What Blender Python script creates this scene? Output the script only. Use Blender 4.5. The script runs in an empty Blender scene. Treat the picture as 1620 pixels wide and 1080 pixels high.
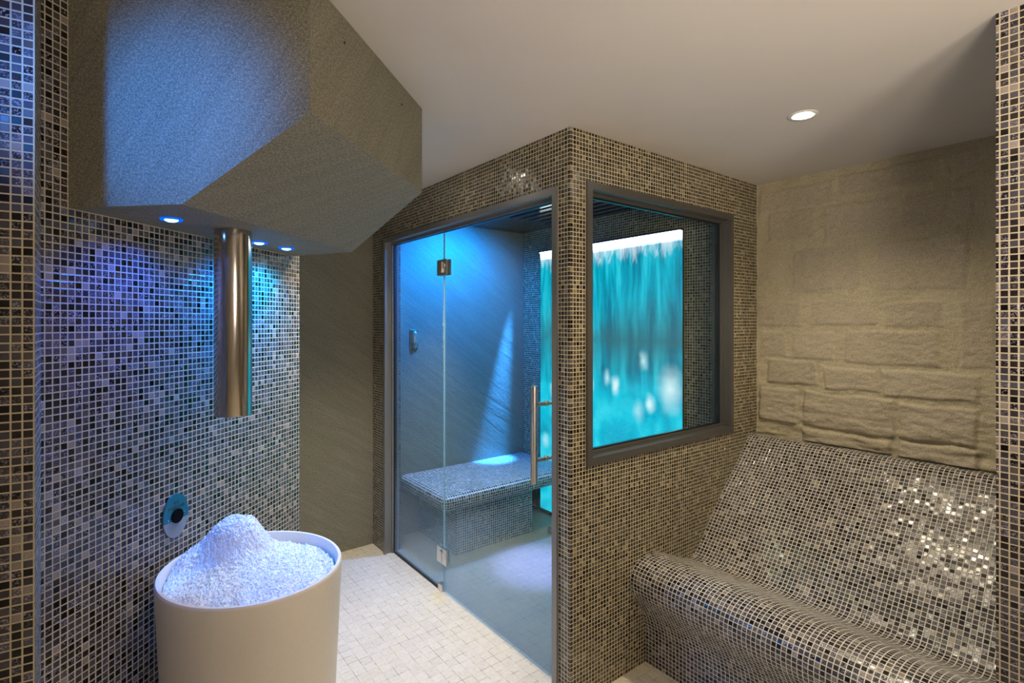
import bpy, bmesh, math, random
from mathutils import Vector, noise
random.seed(7)
sc = bpy.context.scene
PI = math.pi

# ------------------------------------------------------------ camera, world, exposure
CAM_H = 1.555
cam_d = bpy.data.cameras.new('camera'); cam = bpy.data.objects.new('camera', cam_d)
sc.collection.objects.link(cam); sc.camera = cam
cam.location = (0, 0, CAM_H); cam.rotation_euler = (PI/2, 0, 0)
cam_d.sensor_width = 36; cam_d.lens = 827/1620*36; cam_d.shift_y = -30/1620
cam_d.clip_start = 0.02
w = bpy.data.worlds.new('world'); sc.world = w; w.use_nodes = True
w.node_tree.nodes['Background'].inputs[0].default_value = (0.9, 0.85, 0.8, 1)
w.node_tree.nodes['Background'].inputs[1].default_value = 0.0
sc.view_settings.view_transform = 'Standard'; sc.view_settings.look = 'None'
sc.view_settings.gamma = 1; sc.view_settings.use_curve_mapping = False
sc.view_settings.exposure = 1.0

CEIL = 2.345
# cabin frame: p runs back-left along the door wall, q runs back-right along the window wall
TA = math.radians(-37.649)
A = Vector((math.sin(TA), math.cos(TA), 0)); B = Vector((-A.y*-1, 0, 0))
B = Vector((math.cos(TA), -math.sin(TA), 0))
C0 = Vector((0.2344, 2.107, 0))
def PQ(p, q, z=0): return C0 + A*p + B*q + Vector((0, 0, z))
# left wall frame: s runs along the wall away from the camera, n out of it
TW = math.radians(10.0)
SW = Vector((math.sin(TW), math.cos(TW), 0)); NW = Vector((math.cos(TW), -math.sin(TW), 0))
W0 = Vector((-1.0835, 1.2765, 0))
def SN(s, n, z=0): return W0 + SW*s + NW*n + Vector((0, 0, z))
def XY(x, y, z=0): return Vector((x, y, z))

# ------------------------------------------------------------ lamps
def spot(name, loc, target, energy, color, size, blend=0.5, radius=0.03):
    d = bpy.data.lights.new(name, 'SPOT'); d.energy = energy; d.color = color
    d.spot_size = math.radians(size); d.spot_blend = blend; d.shadow_soft_size = radius
    o = bpy.data.objects.new(name, d); sc.collection.objects.link(o)
    o.location = loc; o.rotation_euler = (Vector(target)-Vector(loc)).to_track_quat('-Z', 'Y').to_euler()
    return o
def point(name, loc, energy, color, radius=0.05):
    d = bpy.data.lights.new(name, 'POINT'); d.energy = energy; d.color = color; d.shadow_soft_size = radius
    o = bpy.data.objects.new(name, d); sc.collection.objects.link(o); o.location = loc
    return o
def area(name, loc, target, energy, color, sx, sy):
    d = bpy.data.lights.new(name, 'AREA'); d.energy = energy; d.color = color
    d.shape = 'RECTANGLE'; d.size = sx; d.size_y = sy
    o = bpy.data.objects.new(name, d); sc.collection.objects.link(o)
    o.location = loc; o.rotation_euler = (Vector(target)-Vector(loc)).to_track_quat('-Z', 'Y').to_euler()
    return o
WARM = (1.0, 0.85, 0.62)
DOWN = [(1.108, 1.99), (-0.50, 2.50), (0.25, 0.55), (1.35, 0.35), (-0.9, -0.4)]
E_DOWN = [42, 108, 15, 28, 2]
CONE = [140, 104, 130, 135, 130]
for (x, y), e, cn in zip(DOWN, E_DOWN, CONE):
    spot('downlight_lamp', (x, y, CEIL-0.012), (x, y, 0), e, WARM, cn, 0.9, 0.03)
# unseen fill lights added behind the viewpoint to brighten ceiling and room
spot('ceiling_fill_light', (1.05, -0.75, 1.45), (0.85, 0.75, 2.35), 66, (1.0, 0.86, 0.70), 115, 1.0, 0.28)
spot('ceiling_fill_light', (0.30, -0.80, 1.50), (0.90, 0.30, 2.35), 84, (1.0, 0.86, 0.70), 96, 1.0, 0.28)
point('rear_fill_light', (1.15, -0.95, 1.45), 5, (1.0, 0.87, 0.72), 0.2)
# blue ceiling wash beside the near left wall
spot('blue_wash_lamp', (-1.01, 0.15, 2.20), (-0.80, 1.27, 2.02), 66, (0.02, 0.25, 1.0), 36, 1.0, 0.07)

# ------------------------------------------------------------ node helpers
def mat(name):
    m = bpy.data.materials.new(name); m.use_nodes = True
    nt = m.node_tree; nt.nodes.clear()
    out = nt.nodes.new('ShaderNodeOutputMaterial')
    return m, nt, out
def lk(nt, a, b): nt.links.new(a, b)
def M(nt, op, a, b=None, c=None, clamp=False):
    n = nt.nodes.new('ShaderNodeMath'); n.operation = op; n.use_clamp = clamp
    for i, v in enumerate((a, b, c)):
        if v is None: continue
        if isinstance(v, (int, float)): n.inputs[i].default_value = v
        else: lk(nt, v, n.inputs[i])
    return n.outputs[0]
def VM(nt, op, a, b=None, scale=None):
    n = nt.nodes.new('ShaderNodeVectorMath'); n.operation = op
    for i, v in enumerate((a, b)):
        if v is None: continue
        if isinstance(v, (tuple, list)): n.inputs[i].default_value = v
        else: lk(nt, v, n.inputs[i])
    if scale is not None:
        if isinstance(scale, (int, float)): n.inputs['Scale'].default_value = scale
        else: lk(nt, scale, n.inputs['Scale'])
    return n.outputs['Value'] if op in ('LENGTH', 'DOT_PRODUCT', 'DISTANCE') else n.outputs[0]
def MIX(nt, f, a, b, mode='MIX'):
    n = nt.nodes.new('ShaderNodeMix'); n.data_type = 'RGBA'; n.blend_type = mode
    for i, v in ((0, f), (6, a), (7, b)):
        if isinstance(v, (int, float)): n.inputs[i].default_value = v
        elif isinstance(v, tuple): n.inputs[i].default_value = v if len(v) == 4 else (*v, 1)
        else: lk(nt, v, n.inputs[i])
    return n.outputs[2]
def RAMP(nt, f, stops, interp='LINEAR'):
    n = nt.nodes.new('ShaderNodeValToRGB'); cr = n.color_ramp; cr.interpolation = interp
    while len(cr.elements) > 1: cr.elements.remove(cr.elements[-1])
    cr.elements[0].position = stops[0][0]; cr.elements[0].color = (*stops[0][1], 1)
    for pos, col in stops[1:]:
        e = cr.elements.new(pos); e.color = (*col, 1)
    lk(nt, f, n.inputs[0]); return n.outputs[0]
def G(v): return (v, v, v)
def NOISE(nt, vec, scale, detail=4, rough=0.5, dist=0.0, color=False):
    n = nt.nodes.new('ShaderNodeTexNoise')
    lk(nt, vec, n.inputs['Vector']); n.inputs['Scale'].default_value = scale
    n.inputs['Detail'].default_value = detail; n.inputs['Roughness'].default_value = rough
    n.inputs['Distortion'].default_value = dist
    return n.outputs['Color' if color else 'Fac']
def WN(nt, vec, color=False):
    n = nt.nodes.new('ShaderNodeTexWhiteNoise'); n.noise_dimensions = '3D'; lk(nt, vec, n.inputs['Vector'])
    return n.outputs['Color' if color else 'Value']
def MAPV(nt, vec, rot=(0, 0, 0), scale=(1, 1, 1), loc=(0, 0, 0)):
    n = nt.nodes.new('ShaderNodeMapping'); lk(nt, vec, n.inputs[0])
    n.inputs['Rotation'].default_value = rot; n.inputs['Scale'].default_value = scale; n.inputs['Location'].default_value = loc
    return n.outputs[0]
def UV(nt):
    n = nt.nodes.new('ShaderNodeTexCoord'); return n.outputs['UV']
def OBJ(nt):
    n = nt.nodes.new('ShaderNodeTexCoord'); return n.outputs['Object']
def SEP(nt, v):
    n = nt.nodes.new('ShaderNodeSeparateXYZ'); lk(nt, v, n.inputs[0]); return n.outputs
def COMB(nt, x, y, z=0.0):
    n = nt.nodes.new('ShaderNodeCombineXYZ')
    for i, v in enumerate((x, y, z)):
        if isinstance(v, (int, float)): n.inputs[i].default_value = v
        else: lk(nt, v, n.inputs[i])
    return n.outputs[0]
def BSDF(nt, out, base=None, rough=None, metal=0.0, normal=None, spec=None, **kw):
    b = nt.nodes.new('ShaderNodeBsdfPrincipled')
    def setv(k, v):
        if v is None: return
        if isinstance(v, (int, float)): b.inputs[k].default_value = v
        elif isinstance(v, tuple): b.inputs[k].default_value = (*v, 1) if len(v) == 3 else v
        else: lk(nt, v, b.inputs[k])
    setv('Base Color', base); setv('Roughness', rough); setv('Metallic', metal)
    setv('Normal', normal); setv('Specular IOR Level', spec)
    for k, v in kw.items(): setv(k.replace('_', ' '), v)
    lk(nt, b.outputs[0], out.inputs[0]); return b
def BUMP(nt, h, strength=0.5, dist=0.002, normal=None):
    n = nt.nodes.new('ShaderNodeBump'); n.inputs['Strength'].default_value = strength
    n.inputs['Distance'].default_value = dist; lk(nt, h, n.inputs['Height'])
    if normal is not None: lk(nt, normal, n.inputs['Normal'])
    return n.outputs[0]

# ------------------------------------------------------------ materials
TILE = 0.0178
def mosaic(name, grout=(0.60, 0.52, 0.33), tint=(0.85, 0.77, 0.66), pat_k=1.0, tilt=0.10, seed=0.0):
    m, nt, out = mat(name)
    uv = UV(nt); s = VM(nt, 'SCALE', uv, scale=1/TILE)
    s = VM(nt, 'ADD', s, (0.07, 0.0, 0.0))
    cell = VM(nt, 'FLOOR', s); fr = SEP(nt, VM(nt, 'FRACTION', s))
    cid = VM(nt, 'ADD', cell, (seed, seed*1.7, 0.5))
    r1 = WN(nt, cid); rc = WN(nt, VM(nt, 'ADD', cid, (13.3, 5.1, 2.0)), True)
    r2 = SEP(nt, rc)
    # distance to tile edge
    dx = M(nt, 'MINIMUM', fr[0], M(nt, 'SUBTRACT', 1.0, fr[0])); dy = M(nt, 'MINIMUM', fr[1], M(nt, 'SUBTRACT', 1.0, fr[1]))
    d = M(nt, 'MINIMUM', dx, dy)
    tile = M(nt, 'MULTIPLY', M(nt, 'SUBTRACT', d, 0.072), 40.0, clamp=True)
    t = lambda c: tuple(c[i]*tint[i] for i in range(3))
    base = RAMP(nt, r1, [(0.0, t((0.004, 0.0025, 0.002))), (0.20, t((0.020, 0.014, 0.011))), (0.34, t((0.042, 0.036, 0.034))),
                         (0.48, t((0.070, 0.068, 0.070))), (0.62, t((0.030, 0.023, 0.021))), (0.76, t((0.075, 0.070, 0.066))),
                         (0.88, t((0.10, 0.085, 0.062))), (0.945, t((0.28, 0.24, 0.17)))], 'CONSTANT')
    # printed / hammered pattern on roughly half of the tiles
    pat = NOISE(nt, VM(nt, 'ADD', uv, VM(nt, 'SCALE', rc, scale=3.0)), 250, 1.0, 0.6, 0.8)
    pm = M(nt, 'MULTIPLY', M(nt, 'SUBTRACT', pat, 0.54), 22.0, clamp=True)
    has = M(nt, 'GREATER_THAN', r2[0], 0.52)
    pm2 = M(nt, 'MULTIPLY', pm, has)
    pcol = MIX(nt, r2[1], t((0.22*pat_k, 0.20*pat_k, 0.18*pat_k)), t((0.46*pat_k, 0.44*pat_k, 0.46*pat_k)))
    col = MIX(nt, M(nt, 'MULTIPLY', pm2, 0.65), base, pcol)
    gn = NOISE(nt, uv, 9, 4, 0.6)
    gcol = MIX(nt, gn, tuple(c*0.72 for c in grout), tuple(min(1, c*1.2) for c in grout))
    col = MIX(nt, tile, gcol, col)
    geo = nt.nodes.new('ShaderNodeNewGeometry')
    rnd = VM(nt, 'SCALE', VM(nt, 'SUBTRACT', rc, (0.5, 0.5, 0.5)), scale=M(nt, 'MULTIPLY', tile, tilt))
    nrm = VM(nt, 'NORMALIZE', VM(nt, 'ADD', geo.outputs['Normal'], rnd))
    h = M(nt, 'ADD', M(nt, 'MULTIPLY', M(nt, 'MULTIPLY', M(nt, 'SUBTRACT', d, 0.04), 9.0, clamp=True), 1.0), M(nt, 'MULTIPLY', M(nt, 'MULTIPLY', pat, has), 0.35))
    nb = BUMP(nt, h, 0.75, 0.0012, nrm)
    rough = M(nt, 'ADD', M(nt, 'MULTIPLY', M(nt, 'SUBTRACT', 1.0, tile), 0.6), M(nt, 'ADD', 0.13, M(nt, 'MULTIPLY', r2[2], 0.18)))
    spec = M(nt, 'ADD', 0.1, M(nt, 'MULTIPLY', tile, 0.42))
    BSDF(nt, out, col, rough, 0.0, nb, spec)
    return m

def slate(name, base=(0.175, 0.163, 0.120), ang=0.6):
    m, nt, out = mat(name)
    uv = UV(nt)
    big = NOISE(nt, MAPV(nt, MAPV(nt, uv, (0, 0, ang)), scale=(1.0, 6.0, 1)), 1.6, 6, 0.6, 0.8)
    vein = NOISE(nt, MAPV(nt, MAPV(nt, uv, (0, 0, ang)), scale=(0.7, 7.0, 1)), 1.3, 8, 0.62, 1.4)
    fine = NOISE(nt, uv, 150, 4, 0.8)
    mid = NOISE(nt, uv, 22, 5, 0.65)
    k = lambda f: tuple(c*f for c in base)
    col = RAMP(nt, big, [(0.3, k(0.62)), (0.5, k(1.0)), (0.66, k(1.65))])
    v = M(nt, 'ABSOLUTE', M(nt, 'SUBTRACT', vein, 0.5)); v = M(nt, 'SUBTRACT', 1.0, M(nt, 'MULTIPLY', v, 34.0, clamp=True))
    col = MIX(nt, M(nt, 'MULTIPLY', v, 0.75), col, k(0.35))
    sc_ = NOISE(nt, MAPV(nt, MAPV(nt, uv, (0, 0, ang)), scale=(3, 60, 1)), 1.0, 5, 0.7, 0.4)
    col = MIX(nt, 0.45, col, RAMP(nt, sc_, [(0.33, k(0.5)), (0.5, k(1.0)), (0.66, k(1.7))]))
    fine2 = NOISE(nt, uv, 330, 2, 0.7)
    col = MIX(nt, 0.6, col, RAMP(nt, M(nt, 'ADD', M(nt, 'MULTIPLY', fine, 0.5), M(nt, 'MULTIPLY', fine2, 0.5)), [(0.41, k(0.15)), (0.5, k(1.0)), (0.59, k(2.6))]))
    col = MIX(nt, M(nt, 'MULTIPLY', mid, 0.35), col, k(1.5))
    h = M(nt, 'ADD', M(nt, 'MULTIPLY', fine, 0.35), M(nt, 'ADD', mid, M(nt, 'MULTIPLY', vein, 2.0)))
    BSDF(nt, out, col, 0.62, 0.0, BUMP(nt, h, 0.55, 0.004), 0.35)
    return m

def simple(name, col, rough=0.5, metal=0.0, nscale=60, namt=0.12, bump=0.0, spec=0.5):
    m, nt, out = mat(name); o = OBJ(nt); n = NOISE(nt, o, nscale, 4, 0.6)
    c = MIX(nt, n, tuple(x*(1-namt) for x in col), tuple(min(1, x*(1+namt)) for x in col))
    nb = BUMP(nt, n, bump, 0.001) if bump else None
    BSDF(nt, out, c, rough, metal, nb, spec); return m

def brushed(name, col=(0.55, 0.52, 0.48), rough=0.22, axis='z'):
    m, nt, out = mat(name); o = OBJ(nt)
    n = NOISE(nt, MAPV(nt, o, (0, 0, 0), (400, 400, 3) if axis == 'z' else (3, 3, 400)), 1.0, 2, 0.5)
    BSDF(nt, out, MIX(nt, n, tuple(c*0.85 for c in col), col), M(nt, 'ADD', rough-0.05, M(nt, 'MULTIPLY', n, 0.1)), 1.0, BUMP(nt, n, 0.05, 0.0004))
    return m

def emit(name, col, strength):
    m, nt, out = mat(name); e = nt.nodes.new('ShaderNodeEmission')
    e.inputs[0].default_value = (*col, 1); e.inputs[1].default_value = strength
    lk(nt, e.outputs[0], out.inputs[0]); return m

def glassmat(name, haze=0.05, tint=(0.90, 0.97, 0.97)):
    m, nt, out = mat(name)
    tr = nt.nodes.new('ShaderNodeBsdfTransparent'); tr.inputs[0].default_value = (*tint, 1)
    gl = nt.nodes.new('ShaderNodeBsdfGlossy'); gl.inputs['Roughness'].default_value = 0.0
    geo = nt.nodes.new('ShaderNodeNewGeometry')
    ct = M(nt, 'ABSOLUTE', VM(nt, 'DOT_PRODUCT', geo.outputs['Normal'], geo.outputs['Incoming']))
    fr = M(nt, 'ADD', 0.04, M(nt, 'MULTIPLY', 0.90, M(nt, 'POWER', M(nt, 'SUBTRACT', 1.0, ct), 5.0)))
    mx = nt.nodes.new('ShaderNodeMixShader'); lk(nt, fr, mx.inputs[0]); lk(nt, tr.outputs[0], mx.inputs[1]); lk(nt, gl.outputs[0], mx.inputs[2])
    df = nt.nodes.new('ShaderNodeBsdfDiffuse'); df.inputs[0].default_value = (0.8, 0.85, 0.85, 1)
    tl = nt.nodes.new('ShaderNodeBsdfTranslucent'); tl.inputs[0].default_value = (0.8, 0.85, 0.85, 1)
    dm = nt.nodes.new('ShaderNodeMixShader'); dm.inputs[0].default_value = 0.5
    lk(nt, df.outputs[0], dm.inputs[1]); lk(nt, tl.outputs[0], dm.inputs[2])
    o = OBJ(nt); z = SEP(nt, o)[2]
    nz = NOISE(nt, o, 2.5, 3, 0.5)
    low = M(nt, 'MULTIPLY', M(nt, 'SUBTRACT', 0.62, z), 1.3, clamp=True)   # haze grows denser towards the bottom of the glass
    f = M(nt, 'MULTIPLY', M(nt, 'ADD', 0.03, M(nt, 'MULTIPLY', low, M(nt, 'ADD', nz, 0.35))), haze, clamp=True)
    m2 = nt.nodes.new('ShaderNodeMixShader'); lk(nt, f, m2.inputs[0]); lk(nt, mx.outputs[0], m2.inputs[1]); lk(nt, dm.outputs[0], m2.inputs[2])
    lk(nt, m2.outputs[0], out.inputs[0]); return m

def floor_mat(name='limestone_mosaic_floor', k=1.0):
    m, nt, out = mat(name)
    uv = UV(nt); s = VM(nt, 'SCALE', uv, scale=1/0.051)
    cell = VM(nt, 'FLOOR', s); fr = SEP(nt, VM(nt, 'FRACTION', s))
    dx = M(nt, 'MINIMUM', fr[0], M(nt, 'SUBTRACT', 1.0, fr[0])); dy = M(nt, 'MINIMUM', fr[1], M(nt, 'SUBTRACT', 1.0, fr[1]))
    d = M(nt, 'MINIMUM', dx, dy)
    g = M(nt, 'SUBTRACT', 1.0, M(nt, 'MULTIPLY', M(nt, 'SUBTRACT', d, 0.010), 40.0, clamp=True))
    worn = M(nt, 'MULTIPLY', M(nt, 'SUBTRACT', NOISE(nt, uv, 14, 3, 0.6), 0.47), 9.0, clamp=True)
    r = WN(nt, cell)
    col = RAMP(nt, r, [(0, (0.62, 0.56, 0.435)), (0.5, (0.65, 0.59, 0.46)), (1, (0.69, 0.63, 0.50))])
    col = MIX(nt, 0.35, col, RAMP(nt, NOISE(nt, uv, 60, 5, 0.7), [(0.3, (0.38, 0.33, 0.26)), (0.7, (0.72, 0.66, 0.56))]))
    col = MIX(nt, M(nt, 'MULTIPLY', g, M(nt, 'ADD', 0.15, M(nt, 'MULTIPLY', worn, 0.8))), col, (0.20, 0.16, 0.11))
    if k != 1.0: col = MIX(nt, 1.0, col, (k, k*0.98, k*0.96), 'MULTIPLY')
    h = M(nt, 'ADD', M(nt, 'MULTIPLY', g, -0.7), M(nt, 'MULTIPLY', NOISE(nt, uv, 90, 3), 0.4))
    BSDF(nt, out, col, 0.5, 0, BUMP(nt, h, 0.4, 0.0015), 0.35); return m

def ceiling_mat():
    m, nt, out = mat('painted_plaster_ceiling'); o = OBJ(nt)
    n = NOISE(nt, o, 3, 3); n2 = NOISE(nt, o, 180, 3)
    BSDF(nt, out, MIX(nt, n, (0.60, 0.56, 0.52), (0.66, 0.62, 0.58)), 0.75, 0, BUMP(nt, n2, 0.15, 0.001), 0.2); return m

def stone_mat():
    m, nt, out = mat('rough_sandstone')
    at = nt.nodes.new('ShaderNodeAttribute'); at.attribute_name = 'block'
    at2 = nt.nodes.new('ShaderNodeAttribute'); at2.attribute_name = 'tone'
    uv = UV(nt)
    n1 = NOISE(nt, uv, 5, 6, 0.65); n2 = NOISE(nt, uv, 38, 7, 0.8); n3 = NOISE(nt, uv, 170, 4, 0.8)
    mort = RAMP(nt, n1, [(0.35, (0.45, 0.40, 0.24)), (0.65, (0.60, 0.54, 0.37))])
    blk = MIX(nt, at2.outputs['Fac'], (0.44, 0.37, 0.28), (0.57, 0.495, 0.395))
    blk = MIX(nt, M(nt, 'MULTIPLY', n1, 0.4), blk, (0.40, 0.35, 0.24))
    col = MIX(nt, at.outputs['Fac'], mort, blk)
    col = MIX(nt, 0.38, col, RAMP(nt, n2, [(0.3, (0.20, 0.165, 0.10)), (0.5, (0.48, 0.42, 0.29)), (0.72, (0.74, 0.68, 0.52))]))
    col = MIX(nt, 0.32, col, RAMP(nt, n3, [(0.38, (0.14, 0.11, 0.07)), (0.60, (0.80, 0.73, 0.58))]))
    h = M(nt, 'ADD', n2, M(nt, 'MULTIPLY', n3, 0.4))
    BSDF(nt, out, col, 0.85, 0, BUMP(nt, h, 0.8, 0.008), 0.15); return m

def ice_mat():
    m, nt, out = mat('crushed_ice'); o = OBJ(nt)
    v = nt.nodes.new('ShaderNodeTexVoronoi'); v.inputs['Scale'].default_value = 140; lk(nt, o, v.inputs['Vector'])
    n = NOISE(nt, o, 300, 3, 0.7)
    h = M(nt, 'ADD', v.outputs['Distance'], M(nt, 'MULTIPLY', n, 0.5))
    c = MIX(nt, n, (0.60, 0.68, 0.78), (0.80, 0.86, 0.94))
    b = BSDF(nt, out, c, 0.35, 0, BUMP(nt, h, 0.5, 0.003), 0.4)
    b.inputs['Subsurface Weight'].default_value = 0.35; b.inputs['Subsurface Radius'].default_value = (0.02, 0.025, 0.03)
    return m

def screen_mat():
    # backlit picture of falling water
    m, nt, out = mat('waterfall_screen'); uv = UV(nt); x, y, _ = SEP(nt, uv)
    # x: metres from the right-hand edge, y: metres above the floor
    wob = NOISE(nt, MAPV(nt, uv, scale=(1.0, 1.4, 1)), 2.2, 3, 0.5, 0.4)
    sv = COMB(nt, M(nt, 'ADD', x, M(nt, 'MULTIPLY', wob, 0.05)), M(nt, 'MULTIPLY', y, 0.10))
    st = NOISE(nt, sv, 11, 5, 0.62, 0.3)
    st2 = NOISE(nt, MAPV(nt, uv, scale=(1, 0.30, 1)), 15, 4, 0.65, 1.4)
    big = NOISE(nt, MAPV(nt, uv, scale=(1.0, 0.7, 1), loc=(0.4, 0.3, 0)), 2.3, 3, 0.5, 0.7)
    base = RAMP(nt, st, [(0.28, (0.0, 0.11, 0.22)), (0.43, (0.0, 0.26, 0.40)), (0.54, (0.0, 0.46, 0.62)), (0.70, (0.05, 0.74, 0.92))])
    # dim grey belt halfway down
    belt = M(nt, 'SUBTRACT', 1.0, M(nt, 'MULTIPLY', M(nt, 'ABSOLUTE', M(nt, 'SUBTRACT', y, 1.43)), 3.4), clamp=True)
    bm = M(nt, 'MULTIPLY', M(nt, 'MULTIPLY', belt, M(nt, 'MULTIPLY', M(nt, 'SUBTRACT', big, 0.30), 5.0, clamp=True)), 0.85)
    base = MIX(nt, bm, base, (0.035, 0.15, 0.20))
    # smooth cyan pool below
    pool = M(nt, 'MULTIPLY', M(nt, 'SUBTRACT', 1.22, y), 6.0, clamp=True)
    pc = RAMP(nt, NOISE(nt, uv, 5.0, 3, 0.5, 0.5), [(0.3, (0.0, 0.34, 0.52)), (0.5, (0.0, 0.58, 0.78)), (0.7, (0.05, 0.78, 0.98))])
    base = MIX(nt, M(nt, 'MULTIPLY', pool, 0.85), base, pc)
    for bx, by, r, k in [(0.545, 1.115, 0.05, 1.0), (0.62, 1.16, 0.045, 0.55), (0.245, 1.02, 0.05, 1.0), (0.30, 1.30, 0.05, 0.6), (0.09, 1.13, 0.12, 0.75),
                         (0.80, 1.10, 0.06, 1.0), (0.34, 0.96, 0.06, 0.4), (1.20, 1.02, 0.05, 0.6), (1.0, 1.12, 0.07, 0.5), (1.29, 0.60, 0.05, 0.5), (0.6, 0.5, 0.08, 0.5)]:
        wv = VM(nt, 'ADD', uv, VM(nt, 'SCALE', VM(nt, 'SUBTRACT', NOISE(nt, uv, 14, 2, color=True), (0.5, 0.5, 0.5)), scale=0.05))
        dd = VM(nt, 'SUBTRACT', wv, (bx, by, 0)); dd = MAPV(nt, dd, scale=(1.0, 0.62, 0))
        f = M(nt, 'SUBTRACT', 1.0, M(nt, 'DIVIDE', VM(nt, 'LENGTH', dd), r), clamp=True)
        f = M(nt, 'MULTIPLY', M(nt, 'POWER', f, 1.3), k*1.4, clamp=True)
        base = MIX(nt, f, base, (0.75, 0.95, 1.0))
    # splash at the top edge
    top = M(nt, 'MULTIPLY', M(nt, 'SUBTRACT', M(nt, 'ADD', y, M(nt, 'MULTIPLY', M(nt, 'SUBTRACT', st2, 0.5), 0.42)), 1.98), 7.0, clamp=True)
    base = MIX(nt, top, base, (0.85, 0.88, 1.0))
    rim = M(nt, 'MULTIPLY', M(nt, 'SUBTRACT', y, 2.065), 25.0, clamp=True)
    base = MIX(nt, rim, base, (1.0, 0.98, 1.0))
    e = nt.nodes.new('ShaderNodeEmission'); lk(nt, base, e.inputs[0])
    lk(nt, M(nt, 'ADD', 0.56, M(nt, 'MULTIPLY', rim, 2.5)), e.inputs[1])
    lk(nt, e.outputs[0], out.inputs[0]); return m

MOS = mosaic('glass_mosaic')
MOSL = mosaic('glass_mosaic_slate_blue', grout=(0.54, 0.475, 0.34), tint=(0.92, 0.90, 1.12), pat_k=0.85, seed=12.0)
MOSB = mosaic('glass_mosaic_grey', grout=(0.68, 0.65, 0.58), tint=(0.92, 0.92, 0.96), pat_k=1.2, tilt=0.16, seed=31.0)
SLATE = slate('slate_panel', ang=0.6); SLATEH = slate('slate_cladding', ang=-0.95)
FLOOR = floor_mat(); CEILM = ceiling_mat(); STONE = stone_mat(); ICE = ice_mat(); SCREEN = screen_mat()
FRAME = simple('grey_powder_coated_metal', (0.24, 0.23, 0.21), 0.32, 0.45, 200, 0.1); FRAMEW = simple('dark_grey_metal', (0.11, 0.104, 0.092), 0.34, 0.4, 200, 0.1)
GASKET = simple('black_gasket', (0.008, 0.008, 0.009), 0.5)
STEEL = brushed('brushed_steel', (0.78, 0.74, 0.68), rough=0.30)
PLAST = simple('plain_plaster', (0.55, 0.50, 0.43), 0.7, 0, 20, 0.1, 0.1)
BASIN = simple('cast_stone_white', (0.70, 0.655, 0.60), 0.42, 0, 90, 0.05, 0.05, 0.4)
GLASS = glassmat('door_glass', 0.30); GLASS2 = glassmat('window_glass', 0.0)
BLACKG = simple('gloss_black_ceiling_panel', (0.012, 0.014, 0.02), 0.12, 0, 30, 0.1)
DARK = simple('dark_void', (0.004, 0.004, 0.004), 0.6)

# ------------------------------------------------------------ mesh helpers
def new_obj(name, verts, faces, uvs, m, parent=None, smooth=False):
    me = bpy.data.meshes.new(name); me.from_pydata([tuple(v) for v in verts], [], faces)
    if uvs is not None:
        l = me.uv_layers.new(name='UVMap'); k = 0
        for f in uvs:
            for t in f: l.data[k].uv = t; k += 1
    me.materials.append(m)
    if smooth:
        for p in me.polygons: p.use_smooth = True
    o = bpy.data.objects.new(name, me); sc.collection.objects.link(o)
    if parent: o.parent = parent
    return o
class MB:
    def __init__(s): s.v = []; s.f = []; s.u = []; s.mi = []
    def face(s, pts, uv, mi=0):
        k = len(s.v); s.v += [Vector(p) for p in pts]; s.f.append(list(range(k, k+len(pts)))); s.u.append(uv); s.mi.append(mi)
    def box(s, fr, a0, a1, b0, b1, z0, z1, mi=0, skip=''):
        # fr(a,b,z) right handed or not; box-projected UVs in metres
        P = fr
        if '-b' not in skip: s.face([P(a0,b0,z0), P(a1,b0,z0), P(a1,b0,z1), P(a0,b0,z1)], [(a0,z0),(a1,z0),(a1,z1),(a0,z1)], mi)
        if '+b' not in skip: s.face([P(a1,b1,z0), P(a0,b1,z0), P(a0,b1,z1), P(a1,b1,z1)], [(a1,z0),(a0,z0),(a0,z1),(a1,z1)], mi)
        if '-a' not in skip: s.face([P(a0,b1,z0), P(a0,b0,z0), P(a0,b0,z1), P(a0,b1,z1)], [(b1,z0),(b0,z0),(b0,z1),(b1,z1)], mi)
        if '+a' not in skip: s.face([P(a1,b0,z0), P(a1,b1,z0), P(a1,b1,z1), P(a1,b0,z1)], [(b0,z0),(b1,z0),(b1,z1),(b0,z1)], mi)
        s.face([P(a0,b0,z1), P(a1,b0,z1), P(a1,b1,z1), P(a0,b1,z1)], [(a0,b0),(a1,b0),(a1,b1),(a0,b1)], mi)
        s.face([P(a0,b1,z0), P(a1,b1,z0), P(a1,b0,z0), P(a0,b0,z0)], [(a0,b1),(a1,b1),(a1,b0),(a0,b0)], mi)
    def build(s, name, m, parent=None, bevel=0.0, smooth=False, weld=True):
        ms = m if isinstance(m, list) else [m]
        o = new_obj(name, s.v, s.f, s.u, ms[0], parent)
        for x in ms[1:]: o.data.materials.append(x)
        for p, i in zip(o.data.polygons, s.mi): p.material_index = i
        bm = bmesh.new(); bm.from_mesh(o.data)
        if weld: bmesh.ops.remove_doubles(bm, verts=bm.verts, dist=1e-5)
        bmesh.ops.recalc_face_normals(bm, faces=bm.faces)
        if bevel: bmesh.ops.bevel(bm, geom=bm.edges[:], offset=bevel, segments=2, affect='EDGES', profile=0.5)
        bm.to_mesh(o.data); bm.free()
        if smooth:
            for p in o.data.polygons: p.use_smooth = True
        return o
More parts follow.
